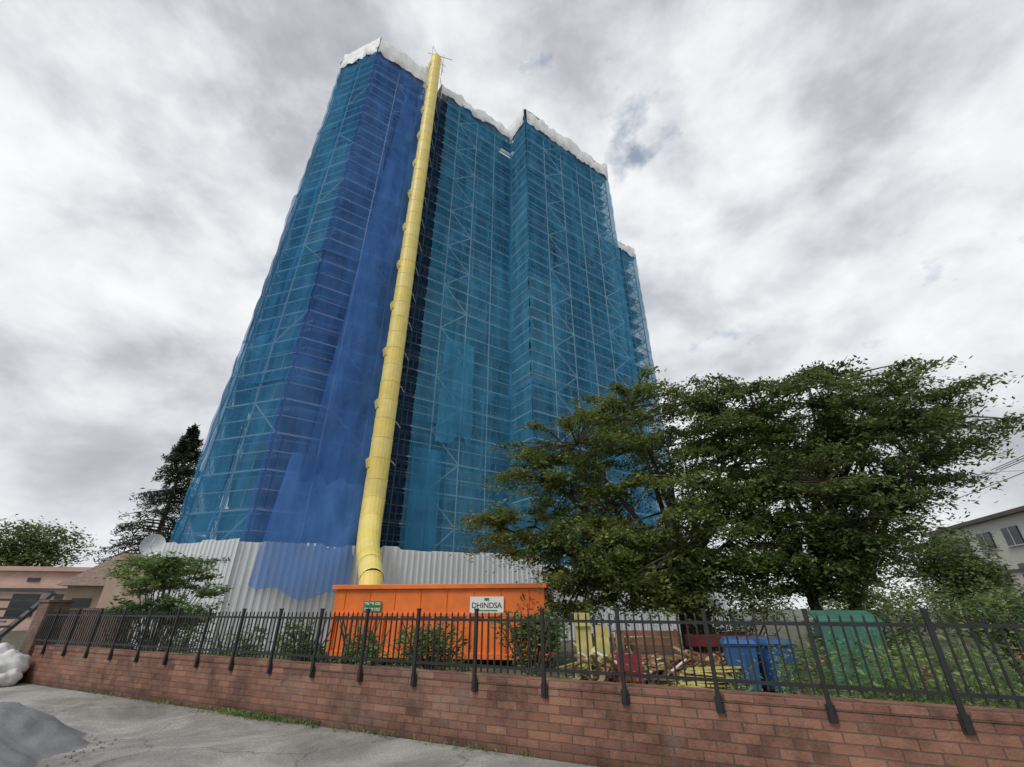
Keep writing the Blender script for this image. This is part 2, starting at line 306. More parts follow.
# netting
m_net=netmat('teal_debris_net',(.035,.23,.45),(.11,.43,.68),.44,.66)
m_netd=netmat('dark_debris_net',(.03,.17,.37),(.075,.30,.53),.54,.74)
m_netb=netmat('blue_debris_net',(.055,.16,.47),(.11,.28,.64),.50,.72)
m_gapshade=netmat('navy_gap_shade',(.008,.03,.07),(.02,.07,.13),.62,.82)  # shade of the tower interior put into a dark navy colour
b=MB()
def sheet(b,p0,p1,q0,q1,z0,z1,mi,offs=.0,amp=.1,seed=0,droop=0,fold=.05):
    p0,p1,q0,q1=map(Vector,(p0,p1,q0,q1)); ln=(p1-p0).length; dd=(p1-p0).normalized(); nrm=Vector((dd.y,-dd.x,0))
    nu=max(3,int(ln/.3)); nv=max(3,int((z1-z0)/.6)); vs=[];fs=[]
    for j in range(nv+1):
        t=j/nv
        for i in range(nu+1):
            u=i/nu; a=p0.lerp(p1,u); c=q0.lerp(q1,u); p=a.lerp(c,t); zz_=z0+(z1-z0)*t
            hang=math.sin(math.pi*((zz_/2.0)%1.0))*.10
            nz=noise.noise(Vector((p.x*.35+seed,p.y*.35,zz_*.22)))*amp+noise.noise(Vector((p.x*2.1+seed,p.y*2.1,zz_*.3)))*fold*1.5
            zo=0
            if j==0: zo=-droop*(.5+noise.noise(Vector((p.x*1.1,p.y*1.1,seed))))
            p=p+nrm*(offs+nz+hang); vs.append((p.x,p.y,zz_+zo))
    for j in range(nv):
        for i in range(nu):
            a=j*(nu+1)+i; fs.append((a,a+1,a+nu+2,a+nu+1))
    b.add(vs,fs,mi)
def facade(P,Q,z0,z1,mi,strip=2.8,seed=0,amp=.1,e0=.28,e1=.28):
    dd=(Q-P).normalized(); P=P-dd*e0; Q=Q+dd*e1
    ln=(Q-P).length; n=max(1,round(ln/strip)); 
    for i in range(n):
        e=.05/ln; a=P.lerp(Q,i/n-(e if i else 0)); c=P.lerp(Q,(i+1)/n+(e if i<n-1 else 0)); zc=z0; k=0
        while zc<z1-.5:
            ze=min(z1,zc+random.uniform(7,13)); 
            if z1-ze<4: ze=z1
            sheet(b,a,c,a,c,zc-(.2 if k else 0),ze,mi,offs=.10+random.uniform(0,.10)+(i%2)*.05,amp=amp,seed=seed+i*3.3+k,droop=.9 if k==0 else .05)
            zc=ze;k+=1
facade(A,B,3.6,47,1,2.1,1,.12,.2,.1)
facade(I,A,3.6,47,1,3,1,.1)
facade(B,B+d*4.7,4.0,47,2,2.5,5,.2,.25,0)
facade(B+d*6.95,C,3.9,46.6,0,2.7,9,.12,0,.0)
facade(C,D,3.8,47,0,2.7,12,.08,0,.2)
facade(D,E,3.8,46.6,0,2.9,15,.12,.25,.25)
facade(E,F,3.8,46.5,0,2.6,18,.08)
facade(F,G,3.8,43.4,0,2.6,21,.08)
facade(G,H,3.8,43.4,0,3,24,.08)
sheet(b,B+d*4.75,B+d*6.9,B+d*4.75,B+d*6.9,4.2,46,3,offs=.06,amp=.06,seed=51,droop=.3,fold=.03)  # added dark sheet: painted shade over the open, unscreened strip by the chute
sheet(b,(-11.2,21.2,0),(-7.75,22.9,0),B+d*.9+out*.15,B+d*4.6+out*.15,2.6,9,2,offs=.15,amp=.3,seed=3,droop=.7,fold=.14)
sheet(b,B+d*1.4+out*.3,B+d*4.75+out*.3,B+d*2.9+out*.3,B+d*4.7+out*.3,8,45,2,offs=.15,amp=.35,seed=31,droop=1.2,fold=.14)
sheet(b,B+d*8.5+out*.2,B+d*11.2+out*.2,B+d*8.7+out*.2,B+d*11+out*.2,12,19,0,offs=.1,amp=.25,seed=33,droop=1.4,fold=.1)
sheet(b,B+d*7.2+out*.2,B+d*9.2+out*.2,B+d*7.1+out*.2,B+d*9.0+out*.2,4,10.5,0,offs=.12,amp=.25,seed=35,droop=.6,fold=.1)
nets=b.obj('debris_netting',[m_net,m_netd,m_netb,m_gapshade],smooth=True,warp=warp)

m_wrap=mat('white_plastic_wrap',(.76,.77,.78),.5,.12,1.5,bump=.6,bscale=3)
b=MB()
def wrapstrip(P,Q,zl,zh,seed,roof=3.0):
    ln=(Q-P).length; dd=(Q-P).normalized(); P=P-dd*.15; Q=Q+dd*.15; ln+=.3; nr=Vector((dd.y,-dd.x,0)); nu=max(3,int(ln/.22)); vs=[];fs=[]
    for i in range(nu+1):
        u=i/nu; p=P.lerp(Q,u); 
        zt=zh+.55*noise.noise(Vector((u*ln*.45,seed,0)))+.4*noise.noise(Vector((u*ln*1.7,seed,3)))-.3*math.sin(math.pi*((u*ln/2.3)%1))
        zb=zl+.5*noise.noise(Vector((u*ln*.6,seed,7)))+.3*noise.noise(Vector((u*ln*2.7,seed,9)))
        rows=[(zb,.36),(zb+.4,.46),((zb+zt)/2,.34),(zt-.25,.38),(zt,.15),(zt+.15,-.7),(zt-.1,-roof)]
        for k,(zz_,of) in enumerate(rows):
            q=p+nr*(of+.2*noise.noise(Vector((u*ln*1.5,zz_*1.3,seed)))); vs.append((q.x,q.y,zz_))
    r=7
    for i in range(nu):
        for k in range(r-1): fs.append((i*r+k,(i+1)*r+k,(i+1)*r+k+1,i*r+k+1))
    b.add(vs,fs)
wrapstrip(I,A,46.4,48.2,1); wrapstrip(A,B,46.2,48.8,2); wrapstrip(B,B+d*4.6,46.2,48.9,3); wrapstrip(B+d*6.3,C,46.3,48.1,4); wrapstrip(C,D,46.0,48.7,5); wrapstrip(D,E,45.9,48.4,6); wrapstrip(E,F,46.3,48,7)
wrapstrip(F,G,43.0,44.8,8); wrapstrip(G,H,43.2,44.6,9)
b.obj('roof_plastic_wrap',[m_wrap],smooth=True,warp=warp)

# hoarding
m_hoard=mat('white_corrugated_steel',(.66,.685,.70),.45,.12,1.2,stretch=(1,1,.15),bump=.1,bscale=2)
b=MB()
def hoard(P,Q,h,seed):
    P=Vector(P);Q=Vector(Q); ln=(Q-P).length; dd=(Q-P).normalized(); nr=Vector((dd.y,-dd.x,0)); prof=[(0,0),(.17,0),(.20,.06),(.27,.06),(.30,0)]
    x=0;xs=[]
    while x<ln:
        for (a,o_) in prof[:-1]: xs.append((x+a,o_,int((x+a)/.9)))
        x+=.30
    vs=[];fs=[]
    for (a,o_,pn) in xs:
        rnd=random.Random(pn*7+seed).uniform(-.09,.09)
        p=P+dd*a+nr*o_; vs+= [(p.x,p.y,0),(p.x,p.y,h+rnd)]
    for i in range(len(xs)-1): fs.append((2*i,2*i+2,2*i+3,2*i+1))
    b.add(vs,fs,0)
H0=(-17.25,23.0,0);H1=(-12.4,21.0,0);H2=(1.6,27.5,0);H3=(16.5,38.0,0)
hoard((-25,36,0),H0,4.25,1); hoard(H0,H1,4.45,2); hoard(H1,H2,4.4,3); hoard(H2,H3,4.0,4)
b.obj('corrugated_hoarding',[m_hoard])

# debris chute
m_yel=mat('yellow_chute_plastic',(.83,.66,.17),.5,.10,1.5,bump=.15,bscale=4)
m_yel2=mat('yellow_chute_pale',(.84,.69,.22),.5,.10,2)
b=MB(); cx_,cy_=-7.5,24.15
ang=math.atan2(.573,.819)
def seg(p,q,r0,r1,mi=0,n=18):
    p=Vector(p);q=Vector(q); dv=(q-p).normalized()
    b.tube([p,p+dv*.06,p+dv*.08,q],[r0*1.025,r0*1.025,r0,r1],n,mi,cap=False)
zt=50.0; i=0
while zt>7.2:
    L_=1.2; rr=.60-.09*max(0,(zt-8)/42)
    seg((cx_,cy_,zt),(cx_,cy_,zt-L_-.1),rr,rr*.98,i%2)
    if i%2==0: b.bar((cx_+rr,cy_+.3,zt-.05),(cx_+rr,cy_+1.2,zt-.05),.05,mi=2); b.bar((cx_-rr,cy_+.3,zt-.05),(cx_-rr,cy_+1.2,zt-.05),.05,mi=2)
    if i%3==1:
        p=Vector((cx_,cy_,zt-.35))-d*rr
        b.box((p.x,p.y,p.z),(.18,.42,.5),ang,1,ry=R(-14))
    zt-=L_; i+=1
pts=[(cx_,cy_,zt+.1),(-7.4,23.8,5.7),(-7.1,22.9,4.8),(-6.7,21.7,4.15),(-6.2,20.4,3.65),(-5.75,19.2,3.2),(-5.3,18.1,2.65),(-5.15,17.7,2.1)]
for k in range(len(pts)-1): seg(pts[k],Vector(pts[k+1])+(Vector(pts[k+1])-Vector(pts[k])).normalized()*.15,.60-.026*k,.58-.026*k,k%2)
b.tube([(cx_-.5,cy_,48),(cx_-.5,cy_,52.5)],[.04,.04],6,2); b.tube([(cx_+.6,cy_+.4,48),(cx_+.6,cy_+.4,51.6)],[.04,.04],6,2); b.bar((cx_-.9,cy_,51.2),(cx_+1.5,cy_+.4,50.7),.06,mi=2); b.bar((cx_-.5,cy_,52.3),(cx_+.9,cy_+.4,49.4),.05,mi=2)
b.obj('debris_chute',[m_yel,m_yel2,m_galv],smooth=False)

# ------------------------------------------------------------ dumpster
m_or=mat('orange_paint',(.82,.19,.03),.42,.18,1.6,bump=.12,bscale=5); m_wh=mat('white_sign',(.8,.8,.78),.5,.04,3); m_gn=mat('green_letter',(.02,.22,.07),.5,.1,3); m_dk=mat('black_letter',(.02,.02,.02),.5,.1,3); m_rust=mat('rusty_steel',(.09,.05,.035),.8,.4,4)
dr=math.atan2(-.18,.98); dl=7.2; dw=2.4
dumpster=empty('roll_off_dumpster',(1.0-dl*.98,15.4+dl*.18,.05),dr)
b=MB(); hz_=2.25
b.box((dl/2,.04,hz_/2+.15),(dl,.06,hz_-.3)); b.box((dl/2,dw-.04,hz_/2+.15),(dl,.06,hz_-.3)); b.box((.04,dw/2,hz_/2+.15),(.06,dw-.15,hz_-.3)); b.box((dl-.04,dw/2,hz_/2+.15),(.06,dw-.15,hz_-.3)); b.box((dl/2,dw/2,.3),(dl-.15,dw-.15,.08))
b.obj('body',[m_or],parent=dumpster,bevel=.01)
b=MB()
for y in (-.03,dw+.03): b.box((dl/2,y,hz_),(dl+.16,.14,.14)); b.box((dl/2,y,.3),(dl+.1,.12,.16)); 
for x in (-.03,dl+.03): b.box((x,dw/2,hz_+.003),(.14,dw-.08,.14)); b.box((x,dw/2,.3),(.1,dw-.08,.16))
b.box((dl/2,-.05,1.42),(dl,.08,.10))
n=13
for i in range(n):
    x=.12+(dl-.24)*i/(n-1); b.box((x,-.035,.87),(.11,.10,.99)); b.box((x,dw+.035,1.2),(.11,.10,1.8))
for i in range(5):
    y=.2+(dw-.4)*i/4; b.box((dl+.03,y,1.2),(.09,.1,1.66))
for i in range(8): b.box((.4+i*.9,.02,1.86),(.02,.09,.6))
b.obj('ribs_and_rails',[m_or],parent=dumpster,bevel=.012)
b=MB()
for y in (.6,dw-.6):b.box((dl/2,y,.16),(dl,.15,.18))
for x in (.6,dl-.6):
    for y in (.3,dw-.3): b.tube([(x,y-.12,.14),(x,y+.12,.14)],[.13,.13],14)
b.obj('skids_and_rollers',[m_rust],parent=dumpster)
b=MB(); b.box((5.35,-.055,1.71),(1.1,.02,.46)); b.obj('sign_board',[m_wh],parent=dumpster)
text('sign_lettering','DHINDSA',.225,(5.35,-.067,1.68),(R(90),0,0),m_dk,dumpster)
b=MB(); b.box((5.35,-.068,1.86),(.16,.004,.08)); b.box((5.35,-.068,1.54),(.7,.004,.035)); b.obj('sign_stripes',[m_gn],parent=dumpster)
b=MB(); b.box((1.45,-.052,1.74),(.62,.014,.16),mi=0); b.box((1.45,-.052,1.575),(.62,.014,.155),mi=1); b.obj('phone_label',[m_gn,m_gn],parent=dumpster)
text('phone_lettering','778 998 1222',.1,(1.45,-.062,1.74),(R(90),0,0),m_wh,dumpster)
text('label_lettering','778 998 1222',.1,(1.45,-.062,1.575),(R(90),0,0),m_wh,dumpster)
m_wood=mat('scrap_wood',(.30,.19,.10),.85,.4,3,island=True)
b=MB()
for i in range(45):
    c=Vector((random.uniform(.7,dl-.8),random.uniform(.5,dw-.5),random.uniform(1.3,2.0))); a=Vector((random.uniform(-1,1),random.uniform(-.6,.6),random.uniform(-.15,.15))).normalized()*random.uniform(.2,.5)
    b.bar(c-a,c+a,random.uniform(.05,.2),.03)
b.obj('scrap_load',[m_wood],parent=dumpster)

# ------------------------------------------------------------ trees
m_bark=mat('bark',(.085,.068,.055),.95,.4,6,stretch=(1,1,.25),bump=.6,bscale=12)
m_leafA=leafmat('cherry_leaves',(.045,.070,.018),(.14,.185,.048),(.32,.36,.11),.42)
m_leafB=leafmat('dark_cherry_leaves',(.036,.060,.019),(.11,.155,.045),(.26,.30,.10),.42)
m_leafC=leafmat('bright_leaves',(.07,.13,.04),(.16,.25,.08),(.30,.40,.13),.4,1.5)
m_leafD=leafmat('shrub_leaves',(.04,.08,.022),(.12,.20,.05),(.29,.37,.12),.3,1.5)
m_con=leafmat('conifer_needles',(.018,.034,.02),(.040,.065,.034),(.075,.11,.055),.15,.5)
def bez(a,b_,c,n=6): return [a*(1-t)**2+b_*2*t*(1-t)+c*t*t for t in [i/n for i in range(n+1)]]
def tree(name,base,fork,lobes,nclump,nleaf,lsize,leafm,r0=.3,clr=.95,thick=.2,trunks=1,shell=.5):
    b=MB(); base=Vector(base); paths=[]
    lb=[(Vector(c),Vector(r),wt) for c,r,wt in lobes]
    forks=[]
    for t in range(trunks):
        off=Vector((random.uniform(-.35,.35),random.uniform(-.3,.3),0)) if trunks>1 else Vector((0,0,0))
        f=base+off*2.2+Vector((random.uniform(-.2,.2),random.uniform(-.2,.2),fork*random.uniform(.85,1.15)))
        pts=bez(base+off,base+off+(f-base-off)*.5+Vector((random.uniform(-.15,.15),0,0)),f,5); rr=r0*(.75 if trunks>1 else 1)
        b.tube([pts[0]-Vector((0,0,.1))]+pts,[rr*1.5]+[rr*(1.2-.35*i/5) for i in range(6)],9,0); forks.append((f,rr*.85))
    for k,(c,r,wt) in enumerate(lb):
        for q in range(2 if c.z>4 else 1):
            f,fr=forks[(k+q)%len(forks)]
            end=c+Vector((random.uniform(-.4,.4)*r.x,random.uniform(-.4,.4)*r.y,r.z*random.uniform(.1,.7)))
            mid=f.lerp(end,.5)+Vector((0,0,random.uniform(-.3,.6)))+Vector((random.uniform(-.4,.4),random.uniform(-.4,.4),0))
            pts=bez(f,mid,end,9); k_=.62 if c.z>4 else .35; b.tube(pts,[fr*k_*(1-i/9)**.8+.025 for i in range(10)],7,0); paths+=pts[2:]
    P=np.array([tuple(p) for p in paths]); W=np.array([l[2] for l in lb],float); W/=W.sum()
    for i in range(nclump):
        c,r,_=lb[rng.choice(len(lb),p=W)]
        v_=rng.normal(0,1,3); v_/=np.linalg.norm(v_)
        rad=rng.uniform(shell,1.0)**.7
        if rng.random()<.18: rad*=1.18
        p=np.array(c)+v_*np.array(r)*rad
        if p[2]<1.1: continue
        k=np.argmin(((P-p)**2*np.array([1,1,1.6])).sum(1)); a=Vector(P[k]); pv=Vector(p)
        outv=(pv-a); ol=outv.length
        if ol>.3:
            mid=a.lerp(pv,.55)+Vector((0,0,.15*ol)); pts=bez(a,mid,pv+outv.normalized()*.3,4); b.tube(pts,[.03+.010*ol-(.024+.010*ol)*t/4 for t in range(5)],4,0,cap=False)
        oh=Vector((outv.x,outv.y,0)); oh=oh.normalized() if oh.length>.1 else Vector((1,0,0)); sd_=Vector((-oh.y,oh.x,0))
        m=int(nleaf*rng.uniform(.5,1.4)); cr_=clr*rng.uniform(.6,1.25)
        g=rng.normal(0,.42,(m,3)); g[:,0]*=1.25*cr_; g[:,1]*=.8*cr_; g[:,2]*=thick
        tw=rng.uniform(-.9,.9,7); idx=rng.integers(0,7,m); g[:,1]=tw[idx]*cr_*.6*(.4+np.abs(g[:,0])/cr_*.7)+g[:,1]*.22
        drop=-.22*(g[:,0]**2+g[:,1]**2)/cr_
        Cn=p+np.outer(g[:,0],np.array(oh))+np.outer(g[:,1],np.array(sd_)); Cn[:,2]+=g[:,2]+drop
        b.leaves(Cn,lsize,1,droop=.35,flat=.45)
    return b.obj(name,[m_bark,leafm])
tree('cherry_tree',(5.9,16.4,0.05),1.7,[((1.4,16.6,5.0),(2.7,2.6,1.8),1.2),((3.0,16.0,6.8),(2.8,2.6,1.7),1.1),((5.4,16.4,8.1),(3.2,2.8,2.0),1.3),((7.9,16.2,6.6),(2.8,2.6,2.2),1.2),((2.7,15.4,3.2),(2.3,2.0,1.3),1.2),((5.2,15.0,4.4),(2.8,2.2,1.8),1.3),((.3,16.9,4.1),(1.8,1.7,1.0),.5),((5.5,18,6),(3,2.2,2.5),.3),((4.6,14.6,2.6),(2.0,1.3,1.0),.8),((7.0,15.0,3.4),(2.2,1.8,1.5),1.1),((1.9,15.6,2.1),(1.1,1.2,.8),.4)],570,215,.15,m_leafA,r0=.27,trunks=3)
tree('cherry_tree',(9.8,15.0,0.05),2.0,[((9.2,14.8,6.7),(2.6,2.4,2.1),1.1),((11.0,14.6,8.1),(2.5,2.4,1.7),1.2),((13.0,14.0,7.8),(2.2,2.2,1.4),.95),((14.0,13.4,6.7),(1.5,1.8,.9),.5),((11.8,13.7,5.9),(2.2,2.2,1.4),.9),((9.8,13.6,4.8),(2.2,1.8,1.6),1.1),((8.0,15.2,7.8),(2.0,1.8,1.5),.7),((10.7,13.6,4.1),(1.5,1.5,1.1),.6),((8.6,14.0,3.0),(2.0,1.5,1.1),.9),((10.0,13.8,2.7),(1.5,1.3,.9),.5)],500,205,.15,m_leafB,r0=.25,trunks=2)

def conifer(name,base,h,r,nb_=60,nl=90):
    b=MB(); base=Vector(base); b.tube([base,base+Vector((0,0,h*.5)),base+Vector((0,0,h))],[r*.07,r*.04,.04],8,0)
    for i in range(nb_):
        t=random.random()**.9; zb=h*(.10+.89*t); L_=r*(1-t)**.8*random.uniform(.75,1.1)+.3; th=random.uniform(0,6.283)
        dv=Vector((math.cos(th),math.sin(th),0)); p0=base+Vector((0,0,zb)); p1=p0+dv*L_+Vector((0,0,-.22*L_+random.uniform(-.2,.3)))
        b.tube([p0,p0.lerp(p1,.5)+Vector((0,0,.1*L_)),p1],[.07,.045,.02],4,0,cap=False)
        u=rng.uniform(.1,1.05,nl)**.8; sdv=np.array((-dv.y,dv.x,0))
        Cn=np.array(p0)+np.outer(u,np.array(p1-p0)); Cn+=np.outer(rng.normal(0,.17,nl)*L_*(1.1-u*.7),sdv); Cn[:,2]+=rng.normal(-.12,.2,nl)
        b.leaves(Cn,.42,1,droop=.5,flat=.4,asp=.25)
    return b.obj(name,[m_bark,m_con])
conifer('fir_tree',(-34.6,45,0),19.5,5.2,230,95)
def bushlobe(b,c,r,n,ls,mi,asp=.45,droop=.1,flat=.7):
    v_=rng.normal(0,1,(n,3)); v_/=np.linalg.norm(v_,axis=1)[:,None]; rad=rng.uniform(.35,1,n)**.6
    nz=np.array([noise.noise(Vector(tuple(x*2.2+np.array(c)))) for x in v_]); rad*=(1+.55*nz)
    C_=np.array(c)+v_*rad[:,None]*np.array(r); C_=C_[C_[:,2]>.06]; b.leaves(C_,ls,mi,droop,flat,asp)
def roundtree(name,base,h,r,n,ls,lm):
    b=MB(); base=Vector(base); b.tube([base,base+Vector((0,0,h*.6))],[r*.08,r*.05],8,0)
    for k in range(16):
        th=random.uniform(0,6.28); rr=r*random.uniform(.15,.65); zz_=h*random.uniform(.42,.82)
        c=(base.x+math.cos(th)*rr,base.y+math.sin(th)*rr,zz_); b.tube([base+Vector((0,0,h*.3)),c],[r*.04,.04],5,0); bushlobe(b,c,(r*.45,r*.45,h*.19),n//16,ls,1)
    return b.obj(name,[m_bark,lm])
roundtree('maple_tree',(28.0,30.5,0),7.2,3.3,13000,.24,m_leafB)
roundtree('street_tree',(-62,60,0),12.6,6.0,11000,.45,m_leafB)
roundtree('street_tree',(-71,58,0),11.5,5.5,9000,.45,m_leafB)
b=MB()
for k in range(60):
    x=-75+k*2.6+random.uniform(-1,1); 
    if -26<x<10: continue
    y=66+random.uniform(0,14); bushlobe(b,(x,y,random.uniform(1.2,2.6)),(3.2,2,random.uniform(2,4)),700,.5,0)
for k in range(9):
    x=16+k*1.6; bushlobe(b,(x,24+k*.5+random.uniform(-1,1),random.uniform(1.0,1.7)),(1.8,1.4,random.uniform(1.2,2.0)),650,.22,0)
b.obj('distant_foliage',[m_leafB])
b=MB(); base=Vector((-9.9,14.1,0.05))
for k in range(44):
    th=random.uniform(0,6.28); L_=random.uniform(.6,1.5); zz_=random.uniform(1.0,2.9)
    p0=base+Vector((math.cos(th)*.15,math.sin(th)*.15,.0)); p1=base+Vector((math.cos(th)*L_*.75,math.sin(th)*L_*.75,zz_))
    b.tube([p0,p0.lerp(p1,.5)+Vector((0,0,.3)),p1],[.018,.015,.01],5,0)
    for q in range(5):
        a2=th+random.uniform(-1.4,1.4); e=p1+Vector((math.cos(a2),math.sin(a2),random.uniform(-.25,.45)))*random.uniform(.4,.75); b.tube([p1,e],[.01,.005],4,0)
        u=rng.uniform(.1,1,60); Cn=np.array(p1)+np.outer(u,np.array(e-p1)); Cn+=rng.normal(0,.09,Cn.shape)*np.array([1,1,.5]); b.leaves(Cn,.13,1,.3,.4,.4)
b.obj('sumac_shrub',[m_bark,m_leafC])
def shrub(name,c,r,n,ls,m_=m_leafD,asp=.35):
    b=MB(); c=Vector(c)
    for k in range(12):
        e=c+Vector((random.uniform(-.8,.8)*r[0],random.uniform(-.8,.8)*r[1],random.uniform(.2,.9)*r[2])); b.tube([Vector((c.x,c.y,.0)),e],[.03,.012],5,0)
    for k in range(7):
        cc=(c.x+random.uniform(-.5,.5)*r[0],c.y+random.uniform(-.5,.5)*r[1],c.z+random.uniform(-.5,.45)*r[2]); bushlobe(b,cc,(r[0]*.55,r[1]*.55,r[2]*.5),n//7,ls,1,asp,droop=-.1)
    return b.obj(name,[m_bark,m_])
shrub('rhododendron_shrub',(-5.0,12.3,.8),(.8,.5,.75),1700,.14)
shrub('rhododendron_shrub',(-3.6,12.2,.85),(.8,.5,.75),1700,.14)
shrub('rhododendron_shrub',(-1.9,12.0,.8),(1.0,.5,.75),2100,.14)
shrub('rhododendron_shrub',(.45,11.5,1.0),(.85,.6,.85),2100,.15)
shrub('rhododendron_shrub',(-7.2,13.2,.7),(.9,.5,.6),1500,.12)
shrub('hedge_shrub',(-8.6,13.2,.8),(.9,.6,.85),2200,.10)
shrub('hedge_shrub',(-10.6,13.9,.8),(.9,.6,.85),2200,.10)
shrub('laurel_shrub',(9.2,13.4,.9),(1.5,.9,.9),2600,.15)
shrub('laurel_shrub',(12.3,12.4,1.1),(1.7,1,1.2),3200,.15)
shrub('laurel_shrub',(6.6,15.0,.9),(1.6,.9,1.0),2200,.14,m_leafB)
shrub('laurel_shrub',(15.5,12.6,.8),(1.8,1,.8),2600,.15,m_leafB)
shrub('laurel_shrub',(10.5,9.4,.8),(1.2,.9,.8),2400,.12)
m_stem=mat('stem_green',(.10,.15,.04),.7,.3,4); m_pink=mat('pink_petals',(.6,.10,.22),.6,.2,5)
b=MB()
for i in range(950):
    X=random.uniform(3.0,11) if random.random()<.8 else random.uniform(-11,3); off=random.uniform(.55,3.6 if X>2 else 1.3)
    wy=7.12-.494*X; x=X+.44*off; y=wy+.9*off; hh=random.uniform(.6,1.35)*(1.0 if X>2.6 else .7)
    t_=Vector((x+random.uniform(-.15,.15),y+random.uniform(-.15,.15),hh)); b.tube([(x,y,.03),t_],[.008,.004],3,0,cap=False)
    m=int(12+hh*24); u=rng.uniform(.15,1,m); Cn=np.array((x,y,.05))+np.outer(u,np.array(t_)-np.array((x,y,.05))); Cn+=rng.normal(0,.08,Cn.shape); b.leaves(Cn,.09,1 if random.random()<.5 else 3,.0,.6,.35)
    if X>3 and random.random()<.025: b.leaves(np.array(t_)+rng.normal(0,.035,(12,3)),.045,2,0,1,.8)
b.obj('garden_weeds',[m_stem,m_leafD,m_pink,m_leafC])
b=MB(); ca,sa=math.cos(WA),math.sin(WA)
for i in range(420):
    s_=random.choice([random.gauss(8.6,.35),random.gauss(9.4,.5),random.uniform(3,14)]) ; o_=-abs(random.gauss(0,.07))-.01
    x=WO[0]+ca*s_-sa*o_; y=WO[1]+sa*s_+ca*o_; m=random.randint(3,10)
    b.leaves(np.array((x,y,.035))+rng.normal(0,.035,(m,3))*np.array([1,1,.5]),.07,0,-.8,.8,.18)
b.obj('wall_foot_weeds',[m_leafD])

# ------------------------------------------------------------ yard clutter
m_blue=mat('blue_plastic',(.03,.10,.27),.45,.2,3); m_green=mat('green_metal',(.05,.17,.13),.55,.3,2,bump=.1); m_red=mat('red_paint',(.24,.035,.04),.6,.3,2); m_ybd=mat('yellow_board',(.52,.45,.15),.7,.25,3); m_brw=mat('brown_timber',(.24,.11,.055),.8,.35,3,island=True); m_rub=mat('rubber',(.02,.02,.02),.7,.2,5)
def bin_(loc,rz):
    b=MB()
    h=.9; a=.26;c=.31
    b.add([(-a,-a,.08),(a,-a,.08),(a,a,.08),(-a,a,.08),(-c,-c,h),(c,-c,h),(c,c,h),(-c,c,h)],[(0,3,2,1),(0,1,5,4),(1,2,6,5),(2,3,7,6),(3,0,4,7)],0)
    b.box((0,0,h),(.68,.68,.04)); b.add([(-.34,-.36,h+.02),(.34,-.36,h+.02),(.34,.34,h+.02),(-.34,.34,h+.02),(-.28,-.28,h+.1),(.28,-.28,h+.1),(.28,.3,h+.13),(-.28,.3,h+.13)],[(0,1,5,4),(1,2,6,5),(2,3,7,6),(3,0,4,7),(4,5,6,7)],0)
    b.tube([(-.25,.38,h+.0),(.25,.38,h+.0)],[.02,.02],8,0); b.box((0,-.30,.5),(.12,.06,.5),mi=0)
    for x in(-.26,.26): b.tube([(x-.03,.27,.1),(x+.03,.27,.1)],[.1,.1],14,1)
    b.obj('recycling_bin',[m_blue,m_rub],loc=loc,rz=rz,bevel=.01)
bin_((5.0,11.3,0.05),-.3); bin_((5.75,11.3,0.05),.1)
b=MB(); b.box((0,0,.72),(1.15,.8,1.2)); b.add([(-.62,-.46,1.32),(.62,-.46,1.32),(.62,.46,1.5),(-.62,.46,1.5),(-.62,-.46,1.38),(.62,-.46,1.38),(.62,.46,1.56),(-.62,.46,1.56)],[(0,3,2,1),(4,5,6,7),(0,1,5,4),(1,2,6,5),(2,3,7,6),(3,0,4,7)])
for x in (-.4,0,.4): b.box((x,-.42,.7),(.05,.05,1.0))
b.box((-.66,0,1.0),(.1,.5,.1),mi=1); b.box((.66,0,1.0),(.1,.5,.1),mi=1)
for x in(-.45,.45):
    for y in(-.3,.3): b.tube([(x-.03,y,.07),(x+.03,y,.07)],[.07,.07],10,1)
b.obj('green_waste_bin',[m_green,m_rub],loc=(7.7,11.6,.05),rz=-.35,bevel=.012)
b=MB()
for i in range(4): b.box((0,-.35+i*.2,.48),(1.7,.16,.04))
for i in range(3): b.box((0,.38+.03*i,.65+i*.17),(1.7,.03,.14))
for x in(-.75,.75): b.box((x,-.35,.24),(.08,.08,.48)); b.box((x,.36,.55),(.08,.08,1.1)); b.box((x,0,.40),(.06,.7,.08)); b.box((x,-.02,.68),(.08,.75,.05))
b.obj('wooden_bench',[m_brw],loc=(3.6,13.5,.05),rz=-.25)
b=MB()
for i in range(9): b.box((-.55+i*.137,0,.5),(.1,.02,1.0),rx=R(8))
for k in (.15,.5,.85): b.box((0,.05,k),(1.2,.07,.09))
b.obj('wooden_pallet',[m_wood],loc=(2.6,13.9,.05),rz=-.1)
b=MB()
for i in range(150):
    c=Vector((random.uniform(-2.0,1.5),random.uniform(-.7,.7),random.uniform(.05,.55))); a=Vector((random.uniform(-1,1),random.uniform(-.6,.6),random.uniform(-.35,.4))).normalized()*random.uniform(.15,.7); b.bar(c-a,c+a,random.uniform(.04,.14),random.uniform(.02,.05),random.choice([0,0,0,0,1,2,3,3]))
b.obj('lumber_pile',[m_wood,m_ybd,m_wh,m_brw],loc=(3.7,12.4,.05))
b=MB()
for i in range(7): b.box((i*.05,-.1+.06*i,.12+i*.055),(1.1,.26,.035),rz=.25*math.sin(i*2.1),rx=R(5*math.sin(i)),ry=R(6*math.cos(i*1.7)))
b.obj('yellow_board_stack',[m_ybd],loc=(4.0,11.2,.05),rz=-.4)
b=MB(); b.box((0,0,.75),(.42,.05,1.5),rx=R(-9)); b.box((.5,.05,.6),(.36,.05,1.2),rx=R(-14),ry=R(5)); b.box((0,-.02,1.2),(.46,.05,.05),rx=R(-9)); b.obj('yellow_panels',[m_ybd],loc=(1.9,13.4,.05),rz=.1)
b=MB()
